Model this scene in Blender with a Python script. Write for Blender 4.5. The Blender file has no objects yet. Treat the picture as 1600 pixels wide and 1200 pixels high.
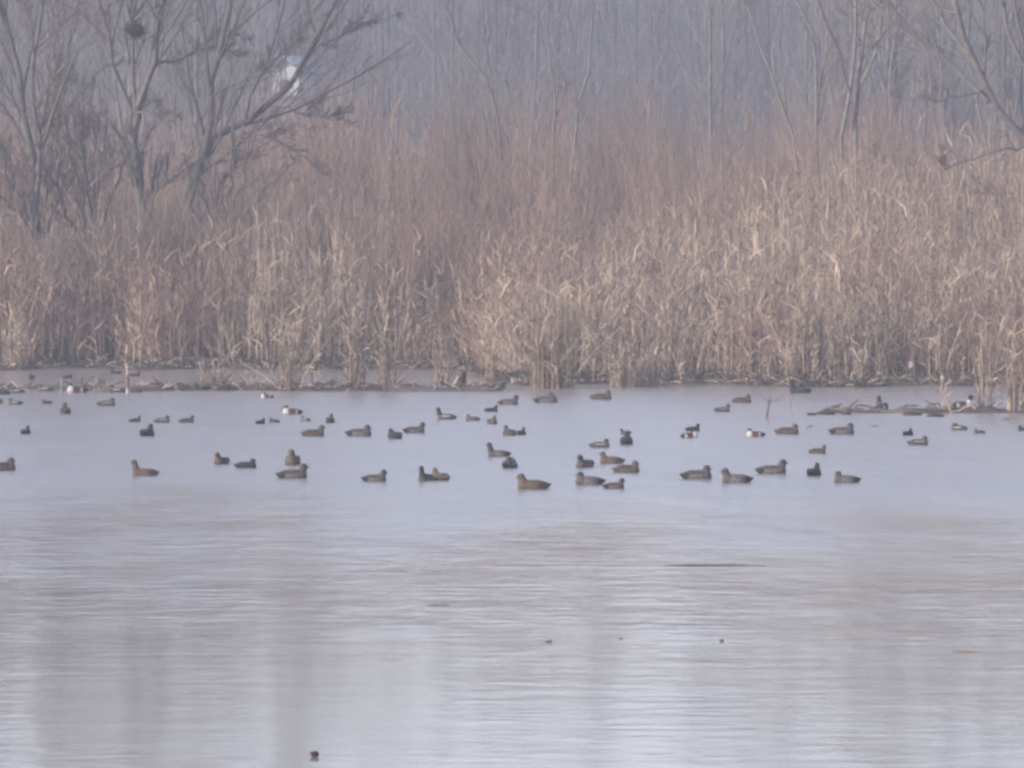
import bpy, math
import numpy as np
from mathutils import Vector
C = bpy.context.scene
rng = np.random.default_rng(11)
PI = math.pi

# ------------------------------------------------------------------ camera, sky, sun, exposure
F_PX, H, HOR = 10800.0, 3.84, 330.0
TH = math.atan((600 - HOR) / F_PX)
cd = bpy.data.cameras.new("camera"); cam = bpy.data.objects.new("camera", cd); C.collection.objects.link(cam)
cd.sensor_width = 36; cd.lens = F_PX / 1600 * 36; cd.clip_start = 1; cd.clip_end = 6000
cam.location = (0, 0, H); cam.rotation_euler = (PI / 2 - TH, 0, 0)
C.camera = cam
SUN_EL, SUN_AZ = math.radians(28), math.radians(238)      # azimuth clockwise from +Y: low on the left
w = bpy.data.worlds.new("World"); C.world = w; w.use_nodes = True
nt = w.node_tree
bg = nt.nodes["Background"]; sky = nt.nodes.new("ShaderNodeTexSky")
sky.sky_type = 'NISHITA'; sky.sun_disc = False; sky.sun_elevation = SUN_EL; sky.sun_rotation = SUN_AZ
sky.air_density = 1.0; sky.dust_density = 1.0; sky.ozone_density = 2.5
tn = nt.nodes.new("ShaderNodeVectorMath"); tn.operation = 'MULTIPLY'; tn.inputs[1].default_value = (1.21, .97, .95)   # milky winter air: a little less green
nt.links.new(sky.outputs[0], tn.inputs[0]); nt.links.new(tn.outputs[0], bg.inputs[0]); bg.inputs[1].default_value = 0.15
sd = bpy.data.lights.new("sun", 'SUN'); sd.energy = 2.8; sd.angle = math.radians(2); sd.color = (1, .93, .84)
so = bpy.data.objects.new("sun", sd); C.collection.objects.link(so)
sv = Vector((math.sin(SUN_AZ) * math.cos(SUN_EL), math.cos(SUN_AZ) * math.cos(SUN_EL), math.sin(SUN_EL)))
so.rotation_euler = sv.to_track_quat('Z', 'Y').to_euler(); so.location = sv * 60
C.view_settings.view_transform = 'Standard'; C.view_settings.look = 'None'
C.view_settings.exposure = 1.27; C.view_settings.gamma = 1
C.render.engine = 'CYCLES'
C.cycles.filter_width = 2.9
C.cycles.max_bounces = 5; C.cycles.diffuse_bounces = 2; C.cycles.glossy_bounces = 2
C.cycles.volume_bounces = 0; C.cycles.sample_clamp_indirect = 4
C.cycles.use_adaptive_sampling = True; C.cycles.adaptive_threshold = 0.02
C.cycles.use_denoising = True

HAZE_DENSITY = 0.0017
HAZE_COLOR = (.378, .41, .47)

# ------------------------------------------------------------------ helpers
def at(px, py, Y):
    "world point at depth Y seen at this pixel of the 1600x1200 photograph"
    a, b = (px - 800) / F_PX, (600 - py) / F_PX
    d = np.array([a, math.cos(TH) + b * math.sin(TH), -math.sin(TH) + b * math.cos(TH)])
    return np.array([0, 0, H]) + d * (Y / d[1])
def on_z(px, py, z=0.0):
    a, b = (px - 800) / F_PX, (600 - py) / F_PX
    d = np.array([a, math.cos(TH) + b * math.sin(TH), -math.sin(TH) + b * math.cos(TH)])
    return np.array([0, 0, H]) + d * ((z - H) / d[2])
def tag(o, label=None, cat=None, group=None, kind=None):
    if label: o['label'] = label
    if cat: o['category'] = cat
    if group: o['group'] = group
    if kind: o['kind'] = kind
    return o
def empty(name, loc, rz=0):
    o = bpy.data.objects.new(name, None); C.collection.objects.link(o); o.location = loc; o.rotation_euler = (0, 0, rz)
    o.empty_display_size = .2
    return o
def mat(name, rough=.9, noise=None, spec=.2, attr=True, color=(.5, .5, .5)):
    m = bpy.data.materials.new(name); m.use_nodes = True; n = m.node_tree; b = n.nodes['Principled BSDF']
    b.inputs['Roughness'].default_value = rough; b.inputs['Specular IOR Level'].default_value = spec
    if attr:
        a = n.nodes.new('ShaderNodeAttribute'); a.attribute_name = 'Col'; src = a.outputs['Color']
    else:
        r = n.nodes.new('ShaderNodeRGB'); r.outputs[0].default_value = (*color, 1); src = r.outputs[0]
    if noise:
        sc, lo, hi = noise
        tc = n.nodes.new('ShaderNodeTexCoord'); tx = n.nodes.new('ShaderNodeTexNoise'); tx.inputs['Scale'].default_value = sc
        tx.inputs['Detail'].default_value = 4
        n.links.new(tc.outputs['Object'], tx.inputs['Vector'])
        mr = n.nodes.new('ShaderNodeMapRange'); mr.inputs[1].default_value = .3; mr.inputs[2].default_value = .7
        mr.inputs[3].default_value = lo; mr.inputs[4].default_value = hi
        n.links.new(tx.outputs['Fac'], mr.inputs[0])
        mx = n.nodes.new('ShaderNodeVectorMath'); mx.operation = 'SCALE'
        n.links.new(src, mx.inputs[0]); n.links.new(mr.outputs[0], mx.inputs['Scale']); src = mx.outputs[0]
    n.links.new(src, b.inputs['Base Color'])
    return m
class MB:
    "collects many tubes and blades, built as ONE mesh"
    def __init__(s): s.v = []; s.f = []; s.c = []; s.n = 0
    def raw(s, V, Fq, Cc):
        V = np.asarray(V, float); Fq = np.asarray(Fq, int)
        s.v.append(V); s.f.append(Fq + s.n); s.c.append(np.broadcast_to(np.asarray(Cc, float), (len(V), 3))); s.n += len(V)
    def tubes(s, P, R, sides=3, col=(.3, .3, .3), seed_az=None):
        P = np.asarray(P, float); N, K, _ = P.shape; R = np.broadcast_to(np.asarray(R, float), (N, K))
        T = np.gradient(P, axis=1); T /= np.linalg.norm(T, axis=2, keepdims=True) + 1e-9
        az = rng.uniform(0, PI, N) if seed_az is None else seed_az
        mean = np.abs((P[:, -1] - P[:, 0])); vert = mean[:, 2] > np.hypot(mean[:, 0], mean[:, 1]) * .5
        ref = np.where(vert[:, None], np.stack([np.cos(az), np.sin(az), np.zeros(N)], 1),
                       np.stack([.3 * np.cos(az), .3 * np.sin(az), np.ones(N)], 1))
        U = np.cross(T, ref[:, None, :]); U /= np.linalg.norm(U, axis=2, keepdims=True) + 1e-9
        W = np.cross(T, U)
        col = np.asarray(col, float)
        col = np.broadcast_to(col, (N, 3)) if col.ndim < 3 else col
        base = (np.arange(N) * K)[:, None] * sides + (np.arange(K - 1))[None, :] * sides
        if sides == 2:
            V = np.stack([P + U * R[..., None], P - U * R[..., None]], 2).reshape(-1, 3)
            b = base.reshape(-1); Fq = np.stack([b, b + 1, b + 3, b + 2], 1)
        else:
            a = np.arange(sides) * 2 * PI / sides
            V = (P[:, :, None] + (U[:, :, None] * np.cos(a)[None, None, :, None] + W[:, :, None] * np.sin(a)[None, None, :, None]) * R[:, :, None, None]).reshape(-1, 3)
            k = np.arange(sides); k2 = (k + 1) % sides
            b = base.reshape(-1, 1); Fq = np.stack([b + k, b + k2, b + k2 + sides, b + k + sides], 2).reshape(-1, 4)
        if col.ndim == 3: cc = np.repeat(col.reshape(-1, 3), sides, 0)
        else: cc = np.repeat(col, K * sides, 0)
        s.raw(V, Fq, cc)
    def box(s, lo, hi, col):
        lo = np.asarray(lo, float); hi = np.asarray(hi, float)
        V = np.array([[x, y, z] for z in (lo[2], hi[2]) for y in (lo[1], hi[1]) for x in (lo[0], hi[0])])
        s.raw(V, [[0, 2, 3, 1], [4, 5, 7, 6], [0, 1, 5, 4], [2, 6, 7, 3], [0, 4, 6, 2], [1, 3, 7, 5]], col)
    def build(s, name, material, parent=None, smooth=False, loc=None):
        V = np.concatenate(s.v); Fq = np.concatenate(s.f); Cc = np.concatenate(s.c)
        if loc is not None: V = V - np.asarray(loc)
        me = bpy.data.meshes.new(name)
        me.vertices.add(len(V)); me.vertices.foreach_set('co', V.ravel().astype(np.float32))
        me.loops.add(Fq.size); me.loops.foreach_set('vertex_index', Fq.ravel().astype(np.int32))
        me.polygons.add(len(Fq)); me.polygons.foreach_set('loop_start', (np.arange(len(Fq)) * 4).astype(np.int32))
        me.polygons.foreach_set('loop_total', np.full(len(Fq), 4, np.int32))
        at_ = me.color_attributes.new('Col', 'FLOAT_COLOR', 'POINT')
        at_.data.foreach_set('color', np.concatenate([Cc, np.ones((len(Cc), 1))], 1).ravel().astype(np.float32))
        me.update(); me.validate()
        if smooth: me.polygons.foreach_set('use_smooth', np.ones(len(me.polygons), bool))
        me.materials.append(material)
        o = bpy.data.objects.new(name, me); C.collection.objects.link(o)
        if parent: o.parent = parent
        if loc is not None and parent is None: o.location = loc
        return o
def vnoise(x, y, seed=0):
    "smooth value noise, vectorised"
    x = np.asarray(x, float); y = np.asarray(y, float)
    xi = np.floor(x).astype(int); yi = np.floor(y).astype(int); fx = x - xi; fy = y - yi
    fx = fx * fx * (3 - 2 * fx); fy = fy * fy * (3 - 2 * fy)
    def h(a, b):
        n = (a * 374761393 + b * 668265263 + seed * 1442695041) & 0xffffffff
        n = ((n ^ (n >> 13)) * 1274126177) & 0xffffffff
        return ((n ^ (n >> 16)) & 0xffff) / 65535.0
    return (h(xi, yi) * (1 - fx) + h(xi + 1, yi) * fx) * (1 - fy) + (h(xi, yi + 1) * (1 - fx) + h(xi + 1, yi + 1) * fx) * fy
def sstep(a, b, x): t = np.clip((np.asarray(x, float) - a) / (b - a), 0, 1); return t * t * (3 - 2 * t)

# ------------------------------------------------------------------ ground and water
def shore(X):
    X = np.asarray(X, float)
    s = 168 - 14.5 * sstep(-1.5, .2, X)                # bank lies further back on the left, behind a backwater
    s = s - 2.0 * sstep(4.5, 6.5, X)
    return s + (vnoise(X * .55, X * 0, 3) - .5) * 2.6 + (vnoise(X * 2.1, X * 0, 4) - .5) * 1.2
def ground_z(X, Y):
    X = np.asarray(X, float); Y = np.asarray(Y, float)
    d = Y - shore(X)
    z = -.5 + .45 * sstep(-4, 0, d) + .05 * sstep(-.8, 0, d) + .10 * sstep(-.6, 1.0, d) + .25 * sstep(2, 30, d) + .9 * sstep(40, 160, d)
    z = z + (vnoise(X * 1.6, Y * 1.1, 5) - .5) * .10 * sstep(-.3, .6, d)
    # left mud spit
    c = 148.0 + (vnoise(X * .5, X * 0, 7) - .5) * 1.6
    sp = np.exp(-((Y - c) / .75) ** 2) * sstep(.8, -.6, X)
    k = .178 + .075 * vnoise(X * 1.3, Y * .8, 8) + .045 * vnoise(X * 4, Y * 3, 9)
    z = np.maximum(z, -.22 + sp * k * 1.25)
    # right mud spit
    c2 = 131.3 + (vnoise(X * .5, X * 0, 17) - .5) * 1.1
    sp2 = np.exp(-((Y - c2) / .62) ** 2) * sstep(5.2, 6.2, X)
    k2 = .172 + .06 * vnoise(X * 1.5, Y, 18) + .045 * vnoise(X * 5, Y * 3, 19)
    z = np.maximum(z, -.22 + sp2 * k2 * 1.3)
    # distant hills
    hill = sstep(545, 660, Y) * (18 + 6 * vnoise(X * .004, Y * .001, 21) + 2 * vnoise(X * .02, Y * .01, 22))
    return z + hill
xs = np.concatenate([np.linspace(-900, -60, 22)[:-1], np.linspace(-60, -19, 24)[:-1], np.arange(-19, 19.01, .2), np.linspace(19, 60, 24)[1:], np.linspace(60, 900, 22)[1:]])
ys = np.concatenate([np.linspace(-60, 120, 20)[:-1], np.arange(120, 180, .25), np.linspace(180, 300, 50)[:-1], np.linspace(300, 1400, 60)])
GX, GY = np.meshgrid(xs, ys); GZ = ground_z(GX, GY)
gb = MB(); nx = len(xs)
i, j = np.meshgrid(np.arange(nx - 1), np.arange(len(ys) - 1)); b0 = (j * nx + i).ravel()
mud = np.array([.075, .058, .046]); grn = np.array([.045, .058, .034]); far = np.array([.10, .085, .06])
dd = GY - shore(GX); g = sstep(.3, 1.2, dd) * sstep(7, 3, dd) * (vnoise(GX * .9, GY * .9, 31) * .7 + .3)
gc = mud * (.7 + .7 * vnoise(GX * 2.7, GY * 2.2, 32))[..., None]
gc = gc * (1 - g[..., None]) + grn * g[..., None]
fz = sstep(20, 60, dd)[..., None]; gc = gc * (1 - fz) + far * fz
gb.raw(np.stack([GX, GY, GZ], -1).reshape(-1, 3), np.stack([b0, b0 + 1, b0 + 1 + nx, b0 + nx], 1), gc.reshape(-1, 3))
ground = gb.build('ground', mat('mud_and_litter', .85, (3, .75, 1.3), .3), smooth=True); tag(ground, kind='structure')

def water_material():
    m = bpy.data.materials.new('lake_water'); m.use_nodes = True; n = m.node_tree; L = n.links.new
    b = n.nodes['Principled BSDF']; b.inputs['Base Color'].default_value = (.21, .19, .17, 1)     # silty winter water
    b.inputs['Roughness'].default_value = .07; b.inputs['IOR'].default_value = 1.333
    tc = n.nodes.new('ShaderNodeTexCoord')
    def noise(sx, sy, detail=3, rough=.55, off=0):
        mp = n.nodes.new('ShaderNodeMapping'); mp.inputs['Scale'].default_value = (sx, sy, 1); mp.inputs['Location'].default_value = (off, off * .7, 0)
        L(tc.outputs['Object'], mp.inputs['Vector'])
        t = n.nodes.new('ShaderNodeTexNoise'); t.inputs['Scale'].default_value = 1; t.inputs['Detail'].default_value = detail; t.inputs['Roughness'].default_value = rough
        L(mp.outputs[0], t.inputs['Vector']); return t.outputs['Fac']
    def math_(op, a, b_=None, c=None):
        q = n.nodes.new('ShaderNodeMath'); q.operation = op
        for k, v in enumerate((a, b_, c)):
            if v is None: continue
            if isinstance(v, (int, float)): q.inputs[k].default_value = v
            else: L(v, q.inputs[k])
        return q.outputs[0]
    def rng_(v, a, b_, c, d_):
        q = n.nodes.new('ShaderNodeMapRange'); q.interpolation_type = 'SMOOTHSTEP'
        L(v, q.inputs[0])
        for k, x in enumerate((a, b_, c, d_)): q.inputs[k + 1].default_value = x
        return q.outputs[0]
    sx = n.nodes.new('ShaderNodeSeparateXYZ'); L(tc.outputs['Object'], sx.inputs[0])
    wob = noise(.12, .03, 3, .6, 5)
    yy = math_('MULTIPLY_ADD', math_('SUBTRACT', wob, .5), 52, sx.outputs['Y'])
    wind = rng_(yy, 74, 98, 0, 1)                       # wind-ruffled water beyond, calmer water near the viewer
    lee2 = rng_(sx.outputs['Y'], 138, 156, 1, .6)
    L(math_('MULTIPLY_ADD', math_('MULTIPLY', wind, lee2), WIND_ROUGH - CALM_ROUGH, CALM_ROUGH), b.inputs['Roughness'])   # finest ripples, too small to model
    lee = rng_(sx.outputs['Y'], 146, 152, 1, .45)       # sheltered strip below the reeds
    patch = rng_(noise(.35, .11, 4, .6, 11), .35, .68, .35, 1.35)
    amp = math_('MULTIPLY_ADD', math_('MULTIPLY', wind, lee), WIND_AMP - CALM_AMP, CALM_AMP)
    band = math_('MULTIPLY', rng_(yy, 63, 74, 0, 1), rng_(yy, 84, 97, 1, 0))      # broken ripples where the breeze dies out
    amp = math_('MULTIPLY', math_('MULTIPLY_ADD', band, .0055, amp), patch)
    rip = math_('ADD', noise(2.6, 4.2, 2, .55, 2), math_('MULTIPLY', noise(.8, 1.7, 2, .5, 8), 1.4))
    rip = math_('ADD', rip, math_('MULTIPLY', noise(.16, .55, 2, .5, 3), 1.0))
    bp = n.nodes.new('ShaderNodeBump'); bp.inputs['Strength'].default_value = 1; bp.inputs['Distance'].default_value = 1
    L(math_('MULTIPLY', rip, amp), bp.inputs['Height']); L(bp.outputs[0], b.inputs['Normal'])
    return m
WIND_AMP, CALM_AMP = .022, .0034
WIND_ROUGH, CALM_ROUGH = .24, .09
wb = MB(); wb.raw([[-700, -50, 0], [700, -50, 0], [700, 260, 0], [-700, 260, 0]], [[0, 1, 2, 3]], (.1, .1, .1))
water = wb.build('lake_water', water_material()); tag(water, kind='structure')

# ------------------------------------------------------------------ reeds
M_reed = mat('dry_reed', .75, None, .25); M_twig = mat('twig_bark', .9, None, .15)
M_bark = mat('willow_bark', .9, (6, .7, 1.3), .15); M_green = mat('marsh_leaf', .7, None, .3)
TAN = np.array([.43, .345, .25]); BRN = np.array([.26, .195, .15]); PALE = np.array([.49, .405, .31]); GREYB = np.array([.20, .16, .135])
def reeds(mb, X, Y, Ht, lean=.12, leaves=4, r=.010, leafw=.014, tint=None, dark=.35, pale=.08, z0=None):
    N = len(X); z0 = ground_z(X, Y) - .03 if z0 is None else z0
    Ht = np.broadcast_to(np.asarray(Ht, float), (N,))
    az = rng.uniform(0, 2 * PI, N); ln = np.abs(rng.normal(0, lean, N)); ln = np.where(rng.random(N) < .12, rng.uniform(.35, 1.2, N), ln)
    t = np.linspace(0, 1, 4)
    hor = (ln[:, None] * t[None] ** 1.4) * Ht[:, None]
    up = Ht[:, None] * t[None] * np.cos(np.clip(ln, 0, 1.1) * .8)[:, None]
    P = np.stack([X[:, None] + hor * np.cos(az)[:, None], Y[:, None] + hor * np.sin(az)[:, None], z0[:, None] + up], 2)
    u = rng.random(N)[:, None]; q = rng.random(N)[:, None]
    col = TAN * (1 - u) + BRN * u if dark > .5 else np.where(q < dark, BRN * .65 + GREYB * .3, TAN)
    col = np.where(q > 1 - pale, PALE, col) * rng.uniform(.7, 1.2, (N, 1))
    if tint is not None: col = col * tint
    R = r * np.array([1.15, 1, .8, .35]) * rng.uniform(.7, 1.3, (N, 1))
    mb.tubes(P, R, 3, col)
    n = N * leaves; k = np.repeat(np.arange(N), leaves); tt = rng.uniform(.15, .98, n)
    s = tt * 3; i0 = np.minimum(s.astype(int), 2); f = (s - i0)[:, None]
    B = P[k, i0] * (1 - f) + P[k, i0 + 1] * f
    a2 = rng.uniform(0, 2 * PI, n); Lf = rng.uniform(.22, .62, n) * np.minimum(1, Ht[k] / 1.8); el = rng.uniform(-.1, 1.5, n); drop = rng.uniform(-.3, 1.0, n)
    d = np.stack([np.cos(a2) * np.cos(el), np.sin(a2) * np.cos(el), np.sin(el)], 1)
    d2 = np.stack([np.cos(a2) * np.cos(el - drop), np.sin(a2) * np.cos(el - drop), np.sin(el - drop)], 1)
    Q = np.stack([B, B + d * Lf[:, None] * .5, B + (d * .5 + d2 * .55) * Lf[:, None]], 1)
    c2 = np.clip(col[k] * rng.uniform(.7, 1.2, (n, 1)), 0, .8)
    mb.tubes(Q, leafw * np.array([.8, 1, .25]) * rng.uniform(.6, 1.3, (n, 1)), 2, c2)
    return P, col
def scatter(n, y0, y1, margin=1.0):
    "points inside the wedge of ground the picture can show, a little wider than the frame"
    Y = y0 + (y1 - y0) * rng.random(n); X = rng.uniform(-1, 1, n) * (.089 * Y + margin)
    return X, Y
# the bed, front to back: clumped, taller to the back and to the right
rb = MB()
X, Y = scatter(73000, 150.5, 196)
d = Y - shore(X)
cl = vnoise(X * 1.4, Y * .8, 41) * .6 + vnoise(X * 3.6, Y * 2.2, 42) * .4
front = sstep(.3, 5.5, d)
right = sstep(-1.0, 3.0, X)
p = np.where(d < 0, 0, (.10 + .75 * front) * sstep(.30, .62, cl + .20 * front)) * sstep(52, 30, d) 
keep = rng.random(len(X)) < p * np.where(d < 16, .95, .6); X, Y, d = X[keep], Y[keep], d[keep]
cl2 = vnoise(X * .55, Y * .45, 43); cl3 = vnoise(X * 1.9, Y * 1.3, 44)
Ht = (1.05 + 1.25 * sstep(0, 8, d) + .55 * sstep(-2, -4, X) * sstep(0, 4, d) + .5 * sstep(8, 22, d) + 1.35 * sstep(6, 22, d) * sstep(2.5, 9, X)) * (.50 + .50 * cl2 + .46 * cl3) * rng.uniform(.6, 1.22, len(X))
tint = np.array([1, 1, 1]) * (.78 + .40 * vnoise(X * 1.1, Y * .8, 45))[:, None]
redder = sstep(.45, .8, vnoise(X * .35, Y * .3, 46))[:, None]
tint = tint * (1 - redder * np.array([.10, .19, .19]))
reeds(rb, X, Y, Ht, lean=.19, leaves=6, tint=tint, dark=.40, r=.0085, leafw=.0088, pale=.03)
tag(rb.build('reed_bed', M_reed), 'dense bed of dry tan reeds along the far bank', 'reeds', kind='stuff')

# litter and low broken stems on the bank and spits
lb = MB()
n = 7500; X = rng.uniform(-16, 16, n); band = rng.random(n)
Y = np.where(band < .55, shore(X) + rng.exponential(1.6, n) - .2, np.where(band < .8, 148 + rng.normal(0, .55, n), 131.3 + rng.normal(0, .4, n)))
ok = np.where((band >= .55) & (band < .8), X < .5, np.where(band >= .8, X > 5.5, True)); X, Y = X[ok], Y[ok]
z = ground_z(X, Y); ok = z > -.02; X, Y, z = X[ok], Y[ok], z[ok]; n = len(X)
a = rng.uniform(0, 2 * PI, n); e = np.abs(rng.normal(0, .35, n)); L_ = rng.uniform(.08, .42, n)
dv = np.stack([np.cos(a) * np.cos(e), np.sin(a) * np.cos(e), np.sin(e)], 1) * L_[:, None]
B = np.stack([X, Y, z + .02], 1); P = np.stack([B, B + dv * .5 + [0, 0, .02], B + dv], 1)
u = rng.random((n, 1)); col = np.where(u < .12, PALE, np.where(u < .35, TAN * .7, BRN * .35)) * rng.uniform(.6, 1.2, (n, 1))
lb.tubes(P, np.where(u < .35, .009, .013) * rng.uniform(.5, 1.4, (n, 1)), 4, col)
tag(lb.build('reed_litter', M_reed), 'broken reed stems lying on the muddy margin', 'litter', kind='stuff')
# dark clods of mud and rotting plants along the margins
kb = MB(); import bmesh
bm = bmesh.new(); bmesh.ops.create_icosphere(bm, subdivisions=2, radius=1); SV = np.array([v.co for v in bm.verts]); SF = np.array([[q.index for q in f.verts] for f in bm.faces]); bm.free()
SF = np.concatenate([SF, SF[:, 2:]], 1)
for q in range(330):
    u = rng.random()
    if u < .55: x = rng.uniform(-12, .3); y = 148.0 + (float(vnoise(x * .5, 0, 7)) - .5) * 1.6 + rng.normal(0, .35)
    elif u < .68: x = rng.uniform(5.6, 13); y = 131.3 + (float(vnoise(x * .5, 0, 17)) - .5) * 1.1 + rng.normal(0, .25)
    else: x = rng.uniform(-15, 14); y = float(shore(x)) + abs(rng.normal(0, .7))
    w_ = rng.uniform(.05, .16) * (1 if u < .55 else .8); n1 = rng.normal(0, .16, SV.shape)
    V = SV * np.array([w_ * rng.uniform(1, 2.2), w_, w_ * rng.uniform(.35, .8)]) * (1 + n1)
    kb.raw(V + [x, y, float(ground_z(x, y)) + .01], SF, np.array([.045, .038, .034]) * rng.uniform(.5, 1.5))
tag(kb.build('margin_clods', mat('wet_clod', .8, (20, .5, 1.5), .3)), 'dark clods and rotting clumps along the muddy margins', 'mud clods', kind='stuff')
# dark green low plants on the bank
pb = MB()
n = 9000; X = rng.uniform(-16, 16, n); Y = shore(X) + rng.uniform(.1, 5.0, n)
ok = vnoise(X * 1.2, Y * .9, 51) > .42; ok |= rng.random(n) < .1; X, Y = X[ok], Y[ok]; n = len(X); z = ground_z(X, Y)
a = rng.uniform(0, 2 * PI, n); e = rng.uniform(.3, 1.5, n); L_ = rng.uniform(.06, .24, n)
dv = np.stack([np.cos(a) * np.cos(e), np.sin(a) * np.cos(e), np.sin(e)], 1) * L_[:, None]
B = np.stack([X, Y, z], 1); P = np.stack([B, B + dv * .6, B + dv + np.stack([np.cos(a), np.sin(a), -np.ones(n) * .3], 1) * .04], 1)
pb.tubes(P, np.array([.012, .03, .006]) * rng.uniform(.6, 1.2, (n, 1)), 2, np.array([.045, .062, .036]) * rng.uniform(.5, 1.5, (n, 1)))
tag(pb.build('marsh_plants', M_green), 'low dark green marsh plants at the foot of the reeds', 'ground cover', kind='stuff')

# reed clumps that stand out in front of the bed, each one a thing
def clump(px, py, wpx, top, n, label, lean=.10, spread=1.0, pale=.12, dark=.2, tint=None, name='reed_clump', cat='reed clump'):
    b = on_z(px, py, .05); sc = (py - HOR) / H; rad = wpx / sc / 2
    mb = MB(); a = rng.uniform(0, 2 * PI, n); q = np.sqrt(rng.random(n)) * rad * .8
    X = b[0] + q * np.cos(a); Y = b[1] + q * np.sin(a) * .6
    ht = (py - top) / sc * rng.uniform(.32, 1.0, n)
    reeds(mb, X, Y, ht, lean, leaves=5, r=.009, leafw=.011, tint=np.array([.86, .85, .84]) if tint is None else tint, pale=pale, dark=dark, z0=np.maximum(ground_z(X, Y), -.1) - .03)
    o = mb.build(name, M_reed, loc=(b[0], b[1], 0)); tag(o, label, cat, 'reed clumps standing in front of the bed')
    return o
clump(862, 603, 84, 425, 150, 'broad dense tan reed clump at the water edge near the middle', .06, pale=.1)
clump(1262, 597, 66, 430, 110, 'tall pale reed clump at the water edge behind the black long-necked duck', .05, pale=.3)
clump(556, 606, 42, 440, 40, 'tall upright reed clump rooted in the mud spit left of the middle', .06, pale=.2)
clump(606, 604, 34, 450, 34, 'narrow brownish reed clump just right of the tall upright one on the spit', .06, dark=.45)
clump(452, 607, 44, 480, 34, 'thin pale reed clump above the drake with chestnut flanks', .14, pale=.4)
clump(692, 598, 34, 500, 26, 'slanting tan reed clump left of the dark driftwood stump', .2, pale=.15, dark=.3)
clump(336, 604, 60, 545, 60, 'low spreading brown reed tussock on the left mud spit', .5, dark=.5)
clump(384, 604, 44, 568, 40, 'small dark broken reed tussock on the spit right of the spreading one', .35, dark=.8)
clump(765, 596, 30, 510, 18, 'sparse reed clump left of the broad dense one', .08)
clump(1540, 640, 30, 480, 22, 'tall thin reed clump rooted in the right-hand mud spit', .14, pale=.3)
clump(1588, 641, 34, 470, 34, 'reed clump at the right edge of the picture on the mud spit', .12, pale=.2)
clump(1150, 592, 90, 545, 70, 'low matted reed tussock behind the small brown ducks on the right', .45, dark=.55)
clump(1000, 600, 120, 520, 110, 'wide low reed clump right of the broad dense one', .16)
clump(160, 610, 34, 582, 26, 'short pinkish reed tuft on the left spit', .2, pale=.2)
clump(25, 575, 50, 480, 40, 'reed clump at the left edge behind the backwater', .1)
clump(1478, 641, 34, 560, 5, 'few thin pale stems leaning apart on the right-hand spit', .38, pale=.5, dark=0)
clump(1378, 592, 60, 470, 60, 'tan reed clump behind the channel right of the tall pale one', .12, pale=.2)

# ------------------------------------------------------------------ twigs: branches spawned on parent branches
def resample(pts, K):
    pts = np.asarray(pts, float); s = np.r_[0, np.cumsum(np.linalg.norm(np.diff(pts, axis=0), axis=1))]
    t = np.linspace(0, s[-1], K); return np.stack([np.interp(t, s, pts[:, k]) for k in range(pts.shape[1])], 1)
def spawn(P, R, n, lf=(.3, .6), ang=(.35, .9), up=.35, tmin=.2, K=4, rf=.55, rmin=.004, wig=.08):
    N, KP, _ = P.shape; k = np.repeat(np.arange(N), n); M = len(k)
    t = rng.uniform(tmin, .98, M); s = t * (KP - 1); i0 = np.minimum(s.astype(int), KP - 2); f = (s - i0)[:, None]
    B = P[k, i0] * (1 - f) + P[k, i0 + 1] * f; r0 = R[k, i0] * (1 - f[:, 0]) + R[k, i0 + 1] * f[:, 0]
    T = P[k, i0 + 1] - P[k, i0]; T /= np.linalg.norm(T, axis=1, keepdims=True) + 1e-9
    Lp = np.linalg.norm(np.diff(P, axis=1), axis=2).sum(1)[k]
    rv = rng.normal(size=(M, 3)); side = rv - T * (rv * T).sum(1, keepdims=True); side /= np.linalg.norm(side, axis=1, keepdims=True)
    a = rng.uniform(*ang, M)[:, None]; d = T * np.cos(a) + side * np.sin(a)
    Ln = Lp * rng.uniform(*lf, M) * (1.1 - .65 * t)
    pts = [B]; cur = B; st = (Ln / (K - 1))[:, None]
    for q in range(K - 1):
        d = d + np.array([0, 0, up / (K - 1)]) + rng.normal(0, wig, (M, 3)); d = d / np.linalg.norm(d, axis=1, keepdims=True)
        cur = cur + d * st; pts.append(cur)
    P2 = np.stack(pts, 1); ra = np.maximum(np.minimum(r0 * rf, r0), rmin)
    R2 = np.maximum(ra[:, None] * np.linspace(1, .3, K)[None], rmin * .6)
    return P2, R2
# reddish thicket
def thicket(mb, X, Y, Ht, nst, ntw, col, rmin):
    N = len(X); k = np.repeat(np.arange(N), nst); M = len(k); a = rng.uniform(0, 2 * PI, M); ln = np.abs(rng.normal(0, .20, M))
    h = Ht[k] * rng.uniform(.55, 1.05, M); t = np.linspace(0, 1, 5); z0 = ground_z(X, Y)[k]
    j0 = rng.uniform(0, .35, M)
    hor = j0[:, None] + (ln[:, None] * (t[None] ** .9)) * h[:, None]
    wob = rng.normal(0, .05, (M, 5, 2)) * t[None, :, None] * h[:, None, None] * .5
    P = np.stack([X[k][:, None] + hor * np.cos(a)[:, None] + wob[..., 0], Y[k][:, None] + hor * np.sin(a)[:, None] + wob[..., 1], z0[:, None] + h[:, None] * t[None] - .05], 2)
    R = np.maximum(.016 * np.linspace(1, .25, 5)[None] * (h[:, None] / 4), rmin)
    c = col * rng.uniform(.6, 1.35, (N, 1))[k] * rng.uniform(.8, 1.2, (M, 1))
    mb.tubes(P, R, 3, c)
    P2, R2 = spawn(P, R, ntw, (.14, .34), (.2, .7), .35, .25, 4, .6, rmin)
    mb.tubes(P2, R2, 3, np.repeat(c, ntw, 0) * rng.uniform(.85, 1.3, (len(P2), 1)))
RED = np.array([.25, .182, .138])
tb = MB()
n = 110; X = rng.uniform(-15.5, -4.2, n); Y = rng.uniform(176, 181, n); ty = rng.uniform(275, 380, n)
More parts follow.
